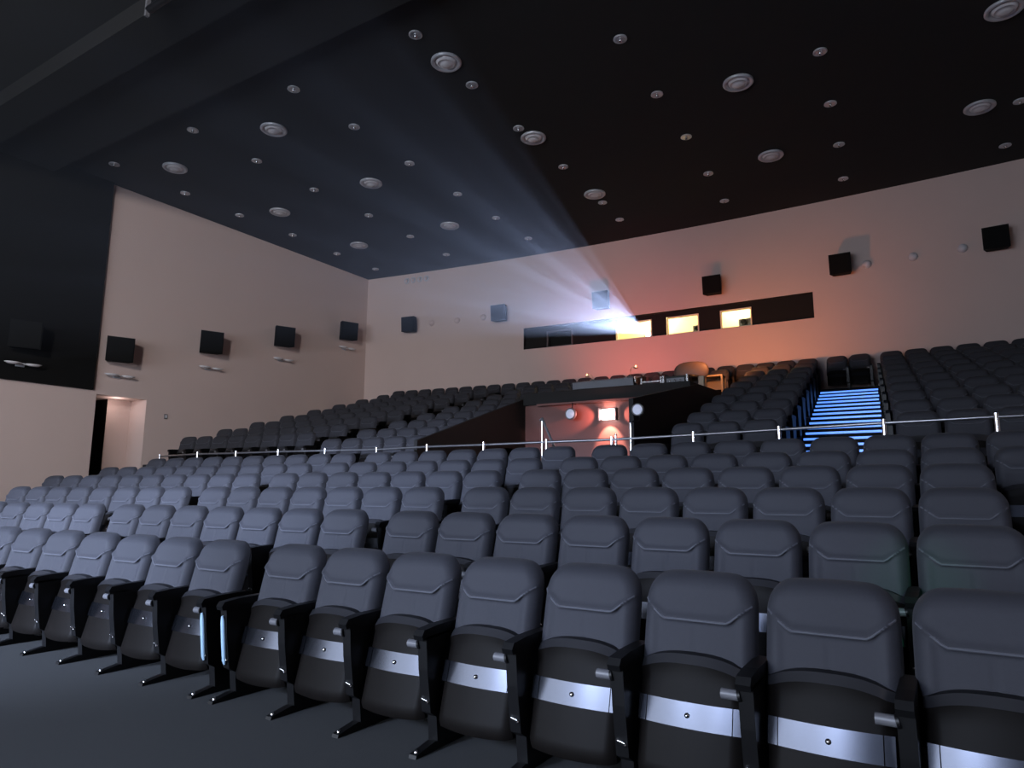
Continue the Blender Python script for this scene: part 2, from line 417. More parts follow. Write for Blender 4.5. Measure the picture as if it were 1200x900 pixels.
def bolt(mb=None, x=0.0, z=0.405, y=None, r=0.011):
    mb = mb or MB(); c = pan_pt(x, z, 0.004) if y is None else (x, y, z)
    mb.lathe([(r, 0.0), (r, -0.005), (r * 0.7, -0.010), (0.0, -0.012)], CHROME, c[0], c[1], c[2], n=12, axis='y')
    return mb
SX = 0.28
def arm(mb=None, x=SX):
    mb = mb or MB()
    prof = [(-0.225, 0.575), (-0.235, 0.60), (-0.215, 0.628), (-0.10, 0.640), (0.12, 0.645), (0.17, 0.630), (0.17, 0.59), (0.0, 0.585)]
    mb.prism(prof, 'x', x - 0.030, x + 0.030, SHELL)
    return mb
def cap(mb=None, x=SX):
    mb = mb or MB()
    mb.tube([(x - 0.10, -0.185, 0.545), (x - 0.03, -0.185, 0.545)], 0.021, GREYPL, n=14)
    mb.tube([(x - 0.032, -0.185, 0.545), (x - 0.02, -0.185, 0.548)], 0.026, SHELL, n=14)
    return mb
def leg(mb=None, x=SX):
    mb = mb or MB()
    prof = [(-0.20, 0.59), (-0.185, 0.42), (-0.15, 0.20), (-0.10, 0.17), (-0.085, 0.04), (0.09, 0.04), (0.10, 0.25), (0.14, 0.60)]
    mb.prism(prof, 'x', x - 0.030, x + 0.030, SHELL)
    return mb
def foot(mb=None, x=SX):
    mb = mb or MB()
    prof = [(-0.255, 0.0), (-0.25, 0.018), (-0.10, 0.045), (0.10, 0.045), (0.23, 0.018), (0.235, 0.0)]
    mb.prism(prof, 'x', x - 0.024, x + 0.024, SHELL)
    mb.lathe([(0.011, 0.0), (0.011, 0.012), (0.0, 0.018)], CHROME, x, -0.225, 0.018, n=10)
    return mb
def legbolts(mb=None, x=SX):
    mb = mb or MB()
    for dx in (-0.018, 0.018):
        mb.lathe([(0.008, 0.0), (0.008, -0.006), (0.0, -0.010)], CHROME, x + dx, -0.163, 0.262 - dx * 0.4, n=10, axis='y')
    mb.tube([(x - 0.018, -0.166, 0.270), (x + 0.018, -0.166, 0.262)], 0.006, CHROME, n=8)
    return mb
def edge(mb=None, x=SX):
    mb = mb or MB()
    mb.tube([(x, -0.205, 0.535), (x, -0.198, 0.50), (x, -0.184, 0.38), (x, -0.168, 0.25), (x, -0.164, 0.225)], [0.008, 0.015, 0.016, 0.015, 0.008], PALEEDGE, n=10)
    return mb

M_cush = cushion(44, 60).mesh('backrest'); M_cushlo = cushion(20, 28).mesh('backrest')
M_pan = pan().mesh('seat'); M_plate = plate().mesh('seat_plate'); M_bolt = bolt().mesh('bolt')
def both(fn, name, x): return fn(None, x).mesh(name)
M_arm = both(arm, 'armrest', SX); M_cap = both(cap, 'armrest_knob', SX); M_leg = both(leg, 'leg', SX); M_foot = both(foot, 'foot', SX)
M_lb = both(legbolts, 'leg_bolt', SX); M_edge = both(edge, 'edge_strip', SX)
XE = -0.28
M_armL = both(arm, 'armrest', XE); M_capL = MB().mesh('x'); M_legL = both(leg, 'leg', XE); M_footL = both(foot, 'foot', XE); M_lbL = both(legbolts, 'leg_bolt', XE); M_edgeL = both(edge, 'edge_strip', XE)
# medium: pan with its metal plate in one mesh ; small: whole seat in one mesh
def med_seat():
    mb = pan(); plate(mb); bolt(mb); return mb
M_panmed = med_seat().mesh('seat')
def med_leg(x):
    mb = leg(None, x); foot(mb, x); legbolts(mb, x); return mb
M_legmed = med_leg(SX).mesh('leg'); M_legmedL = med_leg(XE).mesh('leg')
def med_arm(x):
    mb = arm(None, x)
    if x > 0: cap(mb, x)
    return mb
M_armmed = med_arm(SX).mesh('armrest'); M_armmedL = med_arm(XE).mesh('armrest')
def small(end_left):
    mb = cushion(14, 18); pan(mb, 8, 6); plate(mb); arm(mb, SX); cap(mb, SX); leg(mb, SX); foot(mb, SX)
    if end_left: arm(mb, XE); leg(mb, XE); foot(mb, XE)
    return mb.mesh('cinema_chair')
M_small, M_smallE = small(False), small(True)

def proto_hi(end_left, edges=(False, False)):
    t = empty('cinema_chair')
    obj('backrest', M_cush, t); p = obj('seat', M_pan, t)
    q = obj('metal_strip', M_plate, p); q['label'] = 'brushed metal strip across the folded seat'
    obj('bolt', M_bolt, p)
    a = obj('armrest', M_arm, t); k = obj('armrest_knob', M_cap, a)
    l = obj('leg', M_leg, t); obj('foot', M_foot, l); obj('leg_bolt', M_lb, l)
    if edges[1]: e = obj('edge_strip', M_edge, l); e['label'] = 'pale blue strip on the leg front'
    if end_left:
        obj('armrest', M_armL, t); l = obj('leg', M_legL, t); obj('foot', M_footL, l); obj('leg_bolt', M_lbL, l)
        if edges[0]: e = obj('edge_strip', M_edgeL, l); e['label'] = 'pale blue strip on the leg front'
    return t
def proto_med(end_left):
    t = empty('cinema_chair')
    obj('backrest', M_cushlo, t); obj('seat', M_panmed, t); obj('armrest', M_armmed, t); obj('leg', M_legmed, t)
    if end_left: obj('armrest', M_armmedL, t); obj('leg', M_legmedL, t)
    return t
PROTO = {}
def place(kind, end_left, loc, rz, edges=(False, False)):
    key = (kind, end_left, edges)
    if kind == 'small':
        return obj('cinema_chair', M_smallE if end_left else M_small, None, loc, rz)
    if key not in PROTO:
        t = proto_hi(end_left, edges) if kind == 'hi' else proto_med(end_left)
        PROTO[key] = t; t.location = loc; t.rotation_euler = (0, 0, rz); return t
    return dup(PROTO[key], loc, rz)

A = [-3.80 + 0.56 * i for i in range(8)]
B = [-4.58 - 0.56 * i for i in range(7)]
Cc = [-8.72 - 0.56 * i for i in range(10)]
E = [0.90 + 0.56 * i for i in range(2)]
rowname = ['front row', 'second row', 'third row', 'fourth row', 'fifth row', 'sixth row before the chrome rail']
XMIN = [-8.8, -11.0, -13.0, -14.0, -14.0, -14.0]
XMAX = [0.3, 0.3, 1.0, 1.0, 1.0, 1.0]
look0 = ['black underside filling the corner', 'dull metal strip below', 'bright metal strip below', 'brightest metal strip below', 'bright metal strip below', 'dim metal strip below',
         'faint metal strip below', 'pale blue leg strip below', 'pale blue leg strip below', 'black underside', 'black underside', 'black underside', 'black underside',
         'black underside', 'black underside', 'half cut off at left']
for k in range(6):
    xs = sorted([x for x in A + B + Cc + E if XMIN[k] <= x <= XMAX[k]], reverse=True)
    starts = {round(A[0], 2), round(B[-1], 2), round(Cc[-1], 2), round(E[0], 2)}
    kind = 'hi' if k < 2 else 'med'
    for n, x0_ in enumerate(xs):
        x = x0_ - (0.2 if (k >= 4 and x0_ > 0.5) else 0)
        el = round(x, 2) in starts
        ed = (False, False)
        if k == 0 and abs(x - A[0]) < 1e-3: ed = (True, False)
        if k == 0 and abs(x - B[0]) < 1e-3: ed = (False, True)
        o = place(kind, el, (x, yfront(k, x), ZF[k]), math.atan(dfront(x)), ed)
        fl_ = len(xs) - 1 - n
        if n <= len(xs) // 2: pos = ORD[n] + ' from the right' if n else 'rightmost'
        else: pos = ORD[fl_] + ' from the left' if fl_ else 'leftmost'
        if k == 0: lab = 'grey-blue padded seat in the front row, %s, %s' % (pos, look0[min(n, 15)])
        else: lab = 'grey-blue padded seat in the %s, %s%s' % (rowname[k], pos, ' in view' if k < 5 else '')
        tag(o, lab, 'seat', 'seats in the ' + rowname[k])

# rear block
LB = [-12.75 - 0.56 * i for i in range(8)]
MBk = [-8.72 - 0.56 * i for i in range(5)]
PB = [-5.0 - 0.56 * i for i in range(6)]
RB = [-2.70 - 0.56 * i for i in range(3)]
FB = [-0.66 + 0.56 * i for i in range(8)]
def seat_back(i, x, end, lab, grp):
    o = place('small', end, (x, yback(i, x), zback(i)), math.atan(dback(x)))
    tag(o, lab, 'seat', grp)
upn = ['lowest', 'second', 'third', 'fourth', 'fifth', 'sixth', 'seventh', 'eighth', 'ninth', 'top']
for i in range(10):
    rn = upn[i] + ' row of the rear block'
    if i == 9:
        sh = axs(yback(i, -1.5)) + 1.68
        xs = [-1.40 + sh, -1.96 + sh] + [-2.70 + sh - 0.56 * j for j in range(26)] + [x + sh for x in FB if x < 2.6]
        xs = sorted(x for x in xs if x > -17.1)
        stair = [x for x in xs if -2.2 < x - sh < -1.2]
        for n, x in enumerate(xs):
            if x in stair:
                lab = 'dark seat in the top row above the blue-lit stairs, %s of the two' % ('left' if x - sh < -1.7 else 'right')
            elif x - sh > -1.2: lab = 'dark seat in the top row by the wall, %s right of the blue-lit stairs' % ORD[round((x - sh + 0.66) / 0.56)]
            else:
                m_ = round((-2.70 - x + sh) / 0.56)
                if m_ < 13: lab = 'dark seat in the top row by the wall, %s left of the blue-lit stairs' % ORD[m_]
                else: lab = 'dark seat in the top row by the wall, %s from the row\'s left end' % ORD[n]
            seat_back(i, x, n == 0 or abs(x - sh + 0.66) < .01, lab, 'seats in the top row by the wall')
        continue
    if i >= 1:
        for j, x in enumerate(LB):
            if yback(i, x) > ywall(x) - .6: continue
            seat_back(i, x, j == 7, 'dark seat left of the left aisle, %s, %s from that aisle' % (upn[i] + ' row', ORD[j]), 'seats of the bank by the left wall')
    for j, x in enumerate(MBk):
        seat_back(i, x, j == 4, 'dark seat between left aisle and sunken entry, %s, %s from the aisle' % (upn[i] + ' row', ORD[4 - j]), 'seats between the left aisle and the sunken entry')
    if i == 8:
        for j, x in enumerate(PB):
            seat_back(i, x, j == 5, 'dark seat in the row right behind the sound desk, %s from the right' % ORD[j], 'seats behind the sound desk')
    sh = axs(yback(i, -1.5)) + 1.68
    for j, x in enumerate(RB):
        x = x + sh
        seat_back(i, x, j == 2, 'dark seat left of the blue-lit stairs, %s, %s from the stairs' % (upn[i] + ' row', ORD[j]), 'seats left of the blue-lit stairs')
    lim = 0.13 * yback(i, 1.0) + 0.15
    for j, x in enumerate(FB):
        x = x + sh
        if x > lim: break
        seat_back(i, x, j == 0, 'dark seat right of the blue-lit stairs, %s, %s from the stairs' % (upn[i] + ' row', ORD[j]), 'seats right of the blue-lit stairs')

# ------------------------------------------------------------------ stairs with lit nosings
st = empty('aisle_stairs', (-1.2, 10.1, ZW))
tag(st, 'steep aisle stairs with a glowing blue strip on every step edge', 'stairs')
sb = MB(); strips = []
N = 20
ytop = yback(9, -1.7) - 0.47; ybot = yback(0, -1.7) - 0.47
z0, z1 = ZW, zback(9)
for n in range(N):
    t = (n + 1) / N; z = z0 + (z1 - z0) * t
    yy = ybot + (ytop - ybot) * n / (N - 1); yn = ybot + (ytop - ybot) * (n + 1) / (N - 1)
    if n == N - 1: break
    zl = z0 + (z1 - z0) * n / N
    sb.box(axs(yy) - AHW, axs(yy) + AHW, yy, yn, ZW - 0.02, z, TIER)
    strips.append((yy, z))
s0 = obj('steps', sb, st); s0.matrix_parent_inverse = Matrix.Translation(-Vector(st.location))
for (yy, z) in strips:
    m_ = MB(); m_.box(axs(yy) - AHW + 0.02, axs(yy) + AHW - 0.02, yy - 0.012, yy + 0.05, z - 0.035, z + 0.006, STRIP)
    o = obj('light_strip', m_, st); o.matrix_parent_inverse = Matrix.Translation(-Vector(st.location))

# ------------------------------------------------------------------ helpers to turn a pixel into a point (used for placing)
FPX = 800.0; HOR = 576.0; CH = 1.355; AA = math.radians(58.2); ROLL = 0.005
PITCH = math.atan((HOR - 450) / FPX)

# ------------------------------------------------------------------ chrome rail of the cross aisle
rp = [(-16.15, 9.72), (-13.64, 9.06), (-12.55, 9.22), (-11.35, 9.32), (-10.20, 9.50), (-9.05, 9.72), (-7.75, 9.62), (-6.55, 9.66), (-5.33, 9.66), (-4.22, 9.72), (-2.92, 9.62), (-1.74, 9.50), (-0.50, 9.18), (0.59, 9.12), (2.6, 9.12)]
rz = [2.16, 2.125, 2.125, 2.13, 2.13, 2.13, 2.14, 2.14, 2.145, 2.15, 2.165, 2.18, 2.18, 2.19, 2.19]
rail = empty('handrail', (-7.0, 9.6, ZW)); tag(rail, 'long thin chrome handrail on posts crossing the hall before the rear seats', 'handrail')
inv = Matrix.Translation((7.0, -9.6, -ZW))
m_ = MB(); m_.tube([(x, y, z) for (x, y), z in zip(rp, rz)], 0.021, RAILM, n=10)
o = obj('rail', m_, rail); o.matrix_parent_inverse = inv
for (x, y), z in list(zip(rp, rz)):
    m_ = MB(); r = 0.027; m_.tube([(x, y, ZW), (x, y, z + 0.045)], r, CHROME, n=10)
    m_.lathe([(0.05, 0), (0.05, 0.012), (0.03, 0.02)], CHROME, x, y, ZW, n=14)
    o = obj('post', m_, rail); o.matrix_parent_inverse = inv

# ------------------------------------------------------------------ sunken entry: parapets, rear panel, deck
for (nm, xa, xb, lab) in (('left', PX0 - 0.08, PX0, 'dark parapet on the left of the sunken entry'), ('right', PX1, PX1 + 0.08, 'dark parapet on the right of the sunken entry')):
    m_ = MB(); yb0 = yback(0, -6.2) - (0.5 if nm == 'left' else 0.0)
    m_.prism([(yb0, ZW), (yb0, 2.30 if nm == 'left' else 2.88), (14.2, 3.62), (17.6, 3.74), (17.6, 3.0), (14.0, ZW)], 'x', xa, xb, DARKWALL)
    struct(obj('wall_entry_' + nm, m_), lab)
m_ = MB(); m_.box(PX0, PX1, PY1, PY1 + 0.1, ZW, 3.38, PINK); struct(obj('wall_entry_back', m_), 'pink-lit panel at the end of the sunken entry')
m_ = MB(); m_.box(PX0, PX1, PY1 - 0.10, 18.3, 3.38, 3.66, DARKWALL); struct(obj('trim_5', m_), 'dark deck edge carrying the sound desk')
m_ = MB(); m_.box(-7.9, -5.0, PY1 - 0.16, PY1 - 0.10, 3.335, 3.385, PINK); struct(obj('trim_6', m_), 'paler strip put in for lamplight on the lower deck edge')  # panel colour paints in the lamplight along the slab's lower front

# lamps on the panel
LX, LZ = -0.443 * 13.8, 1.355 + 0.1232 * 13.8
lp = empty('wall_lamp', (LX, PY1, LZ)); tag(lp, 'blazing white wall lamp in the middle of the pink-lit panel', 'lamp')
m_ = MB(); m_.box(-0.10, 0.10, -0.05, 0, -0.10, 0.10, GREYPL, 0.01); obj('lamp_base', m_, lp)
m_ = MB()
for k in range(2):
    pass
m_.prism([(0.17 * math.cos(t) if abs(math.cos(t)) < 2 else 0, 0.115 * math.sin(t)) for t in []] or [(-0.17, -0.09), (-0.13, -0.115), (0.13, -0.115), (0.17, -0.09), (0.17, 0.09), (0.13, 0.115), (-0.13, 0.115), (-0.17, 0.09)], 'y', -0.115, -0.06, BULB)
o = obj('lamp_glass', m_, lp)
for s_ in (-1, 1):
    m_ = MB(); m_.box(0.2 * s_ - 0.015, 0.2 * s_ + 0.015, -0.17, -0.03, -0.14, 0.14, GREYPL, 0.006); m_.box(min(0.09 * s_, 0.2 * s_), max(0.09 * s_, 0.2 * s_), -0.045, -0.03, -0.02, 0.02, GREYPL); obj('lamp_guard', m_, lp)
for (r_, zz, yy, lab) in ((-0.507, 0.1267, 13.7, 'round pale spotlight left of the blazing wall lamp'), (-0.390, 0.1269, 10.25, 'round pale spotlight right of the blazing wall lamp')):
    x = r_ * yy; z = 1.355 + zz * yy
    t = empty('spotlight', (x, yy, z)); tag(t, lab, 'spotlight', 'round spotlights of the sunken entry')
    q_ = 1.0 if yy > 13 else 0.76
    m_ = MB(); m_.lathe([(0.0, 0.20 * q_), (0.07 * q_, 0.19 * q_), (0.125 * q_, 0.08 * q_), (0.135 * q_, 0.0), (0.12 * q_, -0.01)], GREYPL, n=24, axis='y'); obj('housing', m_, t)
    m_ = MB(); m_.lathe([(0.12 * q_, 0.0), (0.08 * q_, -0.025), (0.0, -0.035)], PARLENS, n=24, axis='y'); obj('lens', m_, t)
    m_ = MB()
    if yy > 13: m_.tube([(0, 0.1, 0.13), (0, 0.12, 0.25), (0, 0.29, 0.25)], 0.014, SHELL, n=8)
    else: m_.tube([(0, 0.08, -0.09), (0, 0.08, -0.16), (-0.06, -0.10, -0.20), (-0.06, -0.15, z * 0 + (2.42 - z))], 0.012, SHELL, n=8)
    obj('bracket', m_, t)

# small handrails at the entry
hr = empty('entry_handrail', (-5.9, 10.45, ZW)); tag(hr, 'short chrome handrail sloping down beside the left of the entry', 'handrail')
m_ = MB(); m_.tube([(0.05, 0, 0), (0.05, 0, 1.38)], 0.024, CHROME, n=10); obj('post', m_, hr)
m_ = MB(); m_.tube([(0.0, 0.02, 1.40), (0.05, 0, 1.43), (0.62, -0.55, 0.80), (0.68, -0.60, 0.68), (0.68, -0.60, 0.0)], 0.022, GREYPL, n=10); obj('rail', m_, hr)
for (x, y, h, lab) in ((-4.28, 10.02, 1.04, 'thin chrome post at the right end of the pink-lit panel'), (-4.06, 10.10, 1.22, 'taller chrome post right of the pink-lit panel')):
    m_ = MB(); m_.tube([(0, 0, 0), (0, 0, h)], 0.02, CHROME, n=10); m_.lathe([(0.045, 0), (0.045, 0.01), (0.025, 0.018)], CHROME, n=14)
    m_.lathe([(0.02, 0), (0.026, 0.012), (0.0, 0.03)], CHROME, 0, 0, h, n=12)
    tag(obj('chrome_post', m_, None, (x, y, ZW)), lab, 'post')

# ------------------------------------------------------------------ sound desk and gear on the deck
DZ = 3.66
dsk = empty('sound_desk', (-6.46, 14.75, DZ)); tag(dsk, 'long black sound desk with grey-blue front panel above the pink-lit entry', 'desk')
m_ = MB(); m_.prism([(-0.18, 0.06), (-0.26, 0.24), (-0.23, 0.27), (0.30, 0.38), (0.42, 0.38), (0.42, 0.06)], 'x', -0.80, 0.78, SHELL); obj('body', m_, dsk)
m_ = MB(); m_.prism([(-0.30, 0.10), (-0.33, 0.255), (-0.315, 0.26), (-0.283, 0.10)], 'x', -0.79, 0.74, CONSOLE); o = obj('front_panel', m_, dsk); o['label'] = 'grey-blue front panel'
for x in (-0.70, 0.68):
    m_ = MB(); m_.box(x - 0.03, x + 0.03, -0.1, 0.4, 0.0, 0.06, SHELL, 0.005); obj('leg', m_, dsk)
m_ = MB()
for r in range(4):
    for c in range(22):
        x = -0.74 + c * 0.068; y = -0.12 + r * 0.11; z = 0.27 + (y + 0.23) * 0.2075
        m_.box(x, x + 0.022, y, y + 0.03, z, z + 0.018, GREYPL)
o = obj('knob', m_, dsk); o['kind'] = 'stuff'
m_ = MB(); m_.box(0.76, 0.80, -0.30, -0.20, 0.14, 0.30, CHROME, 0.008); obj('end_cap', m_, dsk)
def gooseneck(x, y, z, h, lab, hd):
    t = empty('gooseneck_lamp', (x, y, z)); tag(t, lab, 'lamp', 'small lamps on the sound desk')
    m_ = MB(); m_.lathe([(0.06, 0), (0.06, 0.03), (0.02, 0.04)], GREYPL, n=16); obj('base', m_, t)
    m_ = MB(); m_.tube([(0, 0, 0.03), (0, 0, h * 0.7), (hd * 0.03, 0, h * 0.92), (hd * 0.10, 0, h)], 0.011, ORANGEISH, n=8); obj('neck', m_, t)
    m_ = MB(); m_.lathe([(0.018, 0.05), (0.03, 0.03), (0.055, -0.03), (0.045, -0.03)], ORANGEISH, hd * 0.13, 0, h - 0.02, n=14); obj('lamp_shade', m_, t)
    return t
gooseneck(-6.02, 15.05, DZ + 0.38, 0.26, 'small glowing lamp standing at the right end of the sound desk', 1)
gooseneck(-7.02, 15.05, DZ + 0.38, 0.16, 'small glowing lamp standing at the left end of the sound desk', -1)

rk = empty('cable_rack', (-5.28, 14.75, DZ)); tag(rk, 'low chrome-framed rack right of the sound desk', 'rack')
m_ = MB(); m_.box(-0.28, 0.14, -0.15, 0.25, 0.02, 0.14, SHELL, 0.008); obj('body', m_, rk)
for x in (-0.30, 0.16):
    m_ = MB(); m_.box(x - 0.02, x + 0.02, -0.18, -0.14, 0.0, 0.26, CHROME, 0.004); obj('post', m_, rk)
m_ = MB(); m_.box(-0.28, 0.14, -0.17, -0.15, 0.15, 0.175, CHROME); obj('crossbar', m_, rk)
am = empty('amplifier', (-4.79, 14.75, DZ)); tag(am, 'black amplifier with chrome ends at the right of the deck', 'amplifier')
m_ = MB(); m_.box(-0.24, 0.24, -0.15, 0.3, 0.03, 0.25, SHELL, 0.008); obj('body', m_, am)
for x in (-0.27, 0.27):
    m_ = MB(); m_.box(x - 0.022, x + 0.022, -0.19, -0.14, 0.02, 0.27, CHROME, 0.004); obj('handle', m_, am)
m_ = MB(); m_.box(-0.20, 0.20, -0.165, -0.15, 0.08, 0.20, CONSOLE); obj('faceplate', m_, am)
for x in (-0.12, 0.0, 0.12):
    m_ = MB(); m_.lathe([(0.022, 0), (0.02, -0.03), (0, -0.03)], CHROME, x, -0.165, 0.14, n=12, axis='y'); obj('dial', m_, am)
for x in (-0.18, 0.18):
    m_ = MB(); m_.lathe([(0.02, 0), (0.02, 0.03)], SHELL, x, 0.0, 0.0, n=10); obj('foot', m_, am)

ch = empty('swivel_chair', (-4.78, 15.75, DZ)); tag(ch, 'rounded chair behind the amplifier, its right side lit orange', 'chair')
m_ = MB()
n1, n2 = 20, 12; vs = []
for j in range(n2 + 1):
    ph = -PI / 2 + PI * j / n2
    for i in range(n1):
        t = 2 * PI * i / n1
        cx_ = math.copysign(abs(math.cos(t)) ** 0.8, math.cos(t)); sz_ = math.copysign(abs(math.sin(t)) ** 0.8, math.sin(t))
        vs.append((0.42 * math.cos(ph) * cx_, 0.10 * math.sin(ph), 0.52 + 0.24 * math.cos(ph) * sz_))
m_.add(vs, [[j * n1 + i, j * n1 + (i + 1) % n1, (j + 1) * n1 + (i + 1) % n1, (j + 1) * n1 + i] for j in range(n2) for i in range(n1)], mat('chair_leather', (0.13, 0.085, 0.07), 0.55), True)
obj('backrest', m_, ch)
m_ = MB(); m_.lathe([(0.02, 0.28), (0.24, 0.28), (0.27, 0.32), (0.25, 0.37), (0.0, 0.38)], SHELL, 0, -0.22, 0, n=24); obj('seat', m_, ch)
m_ = MB(); m_.lathe([(0.05, 0.05), (0.025, 0.07), (0.025, 0.30)], CHROME, 0, -0.15, 0, n=14); m_.tube([(0, -0.1, 0.30), (0, 0.08, 0.31), (0, 0.09, 0.42)], 0.015, SHELL, n=8); obj('pole', m_, ch)
for k in range(5):
    a = 2 * PI * k / 5; m_ = MB(); m_.tube([(0, -0.15, 0.07), (0.22 * math.cos(a), -0.15 + 0.22 * math.sin(a), 0.035)], 0.018, SHELL, n=8)
    m_.lathe([(0, 0), (0.02, 0.005), (0.025, 0.025), (0.015, 0.045)], SHELL, 0.22 * math.cos(a), -0.15 + 0.22 * math.sin(a), 0, n=10); obj('leg', m_, ch)

tb = empty('side_table', (-4.56, 17.0, DZ)); tag(tb, 'small open-framed stand glowing orange, right of the amplifier', 'stand')
zt = 1.355 + 0.1695 * 17.0 - DZ
m_ = MB(); m_.box(-0.22, 0.24, -0.22, 0.10, zt - 0.045, zt, ORANGEISH, 0.006); obj('top', m_, tb)
for (x, y) in ((-0.20, -0.20), (0.22, -0.20), (-0.20, 0.08), (0.22, 0.08)):
    m_ = MB(); m_.box(x - 0.022, x + 0.022, y - 0.022, y + 0.022, 0, zt - 0.045, ORANGEISH); obj('leg', m_, tb)
m_ = MB(); m_.box(-0.2, 0.22, 0.06, 0.085, zt - 0.34, zt - 0.045, ORANGEISH); obj('back_board', m_, tb)
mx = MB(); mx.box(-0.065, 0.065, -0.07, 0.07, 0, 0.26, ORANGEISH, 0.01)
tag(obj('carton', mx, None, (-4.32, 15.0, 3.66 + 0.0)), 'small upright box lit orange between amplifier and glowing stand', 'box')

# ------------------------------------------------------------------ speakers
def speaker(loc, rotz, w, d, h, tilt, lab, grp):
    t = empty('wall_speaker', loc, rotz); tag(t, lab, 'speaker', grp)
    ca, sa = math.cos(tilt), math.sin(tilt)
    def tr(mb):
        mb.v = [(x, (y) * ca - z * sa - 0.16, y * sa + z * ca) for (x, y, z) in mb.v]; return mb
    m_ = MB(); poly = [(-w / 2, -d / 2), (w / 2, -d / 2), (w / 2 * 0.78, d / 2), (-w / 2 * 0.78, d / 2)]
    m_.prism(poly, 'z', -h / 2, h / 2, SPEAKER); m_.v = [(x, y - d / 2, z) for x, y, z in m_.v]; obj('cabinet', tr(m_), t)
    m_ = MB(); m_.box(-w / 2 + 0.02, w / 2 - 0.02, -d - 0.02, -d - 0.001, -h / 2 + 0.02, h / 2 - 0.02, BLACKPANEL, 0.006); obj('grille', tr(m_), t)
    m_ = MB(); m_.box(-0.06, 0.06, -0.02, 0.0, -0.09, 0.09, SHELL); m_.box(-0.02, 0.02, -0.17, -0.01, -0.03, 0.03, SHELL); obj('bracket', m_, t)
    return t
lw = [(7.62, 5.05, 'speaker on the black panel, leftmost of the left wall'), (9.93, 5.11, 'speaker on the left wall just right of the black panel'),
      (12.62, 5.82, 'speaker on the left wall, second right of the black panel'), (15.34, 6.54, 'speaker on the left wall, third right of the black panel'), (18.3, 7.34, 'speaker on the left wall nearest the room corner')]
for n, (y, z, lab) in enumerate(lw):
    speaker((XL + (0.12 if n == 0 else 0.0), y, z), PI / 2 - 0.38, 0.66, 0.34, 0.66, 0.08, 'black box ' + lab, 'speakers on the left wall')
bs = [(-16.74, 7.64, 'leftmost on the rear wall'), (-12.95, 7.68, 'on the rear wall, left edge of the projector beam'), (-9.09, 7.67, 'on the rear wall inside the projector beam'),
      (-5.44, 7.65, 'on the rear wall above the projection windows'), (-1.86, 7.69, 'on the rear wall left of the white domes'), (1.71, 7.71, 'rightmost on the rear wall, past the white domes')]
for (x, z, lab) in bs:
    speaker((x, ywall(x), z), math.atan(-2 * (x + 3.5) / 185), 0.56, 0.30, 0.56, 0.08, 'black box speaker ' + lab, 'speakers on the rear wall')

# ------------------------------------------------------------------ wall lights under the speakers
def sconce(loc, lab):
    t = empty('wall_light', loc, PI / 2); tag(t, lab, 'wall light', 'wall lights of the left wall')
    m_ = MB(); m_.box(-0.10, 0.10, -0.03, 0.0, -0.05, 0.05, WHITE, 0.008); obj('mount', m_, t)
    m_ = MB(); m_.tube([(-0.34, -0.17, 0.0), (0.0, -0.14, -0.01), (0.34, -0.17, 0.0)], [0.012, 0.018, 0.012], CHROME, n=8); m_.tube([(0, -0.02, 0), (0, -0.14, -0.01)], 0.014, CHROME, n=8); obj('arm', m_, t)
    for s_ in (-1, 1):
        m_ = MB(); cx = 0.22 * s_
        m_.lathe([(0.0, -0.035), (0.10, -0.025), (0.175, 0.015), (0.165, 0.02), (0.08, -0.01), (0.0, -0.015)], LAMPGLASS, 0, 0, 0, n=20)
        m_.v = [(cx + x * 1.1, -0.19 + y * 0.75, z) for x, y, z in m_.v]
        obj('glass_dish', m_, t)
sl = [(7.57, 4.34, 'pale wall light on the black panel'), (9.95, 4.41, 'pale wall light over the doorway'), (12.66, 5.05, 'pale wall light, second right of the black panel'),
      (15.36, 5.77, 'pale wall light, third right of the black panel'), (18.3, 6.70, 'pale wall light nearest the room corner')]
for n, (y, z, lab) in enumerate(sl): sconce((XL + (0.12 if n == 0 else 0), y, z), lab)
sw = MB(); sw.box(0, 0.02, -0.05, 0.05, -0.07, 0.07, GREYPL, 0.004); sw.box(0.02, 0.026, -0.03, 0.03, -0.04, 0.04, WHITE)
tag(obj('wall_switch', sw, None, (XL, 11.45, 3.45)), 'small switch plate on the beige wall right of the doorway', 'switch')

# domes and ring vents on the rear wall
for n, (x, z, lab) in enumerate([(-1.23, 7.65, 'left of the three white domes between the rear wall speakers'), (-0.12, 7.66, 'middle of the three white domes between the rear wall speakers'), (1.0, 7.67, 'right of the three white domes between the rear wall speakers'),
                   (-15.95, 7.67, 'left of three faint domes right of the leftmost rear speaker'), (-14.85, 7.67, 'middle of three faint domes right of the leftmost rear speaker'), (-13.75, 7.67, 'right of three faint domes right of the leftmost rear speaker')]):
    m_ = MB(); r = 0.115
    m_.lathe([(r, 0), (r, -0.02), (r * 0.93, -0.06), (r * 0.7, -0.10), (r * 0.35, -0.122), (0, -0.128)], WHITE if n < 3 else WALL, n=24, axis='y')
    tag(obj('dome', m_, None, (x, ywall(x), z)), 'small round wall dome, ' + lab, 'wall dome', 'white domes on the rear wall' if n < 3 else 'faint domes on the rear wall')
for k in range(4):
    x = -17.11 + k * 0.29; m_ = MB()
    m_.lathe([(0.07, 0), (0.075, -0.03), (0.11, -0.03), (0.12, 0)], WHITE, n=24, axis='y')
    tag(obj('ring_vent', m_, None, (x, ywall(x), 9.48)), 'small pale ring high by the room corner, %s of the four' % ['leftmost', 'second', 'third', 'rightmost'][k], 'ring', 'pale rings by the corner')

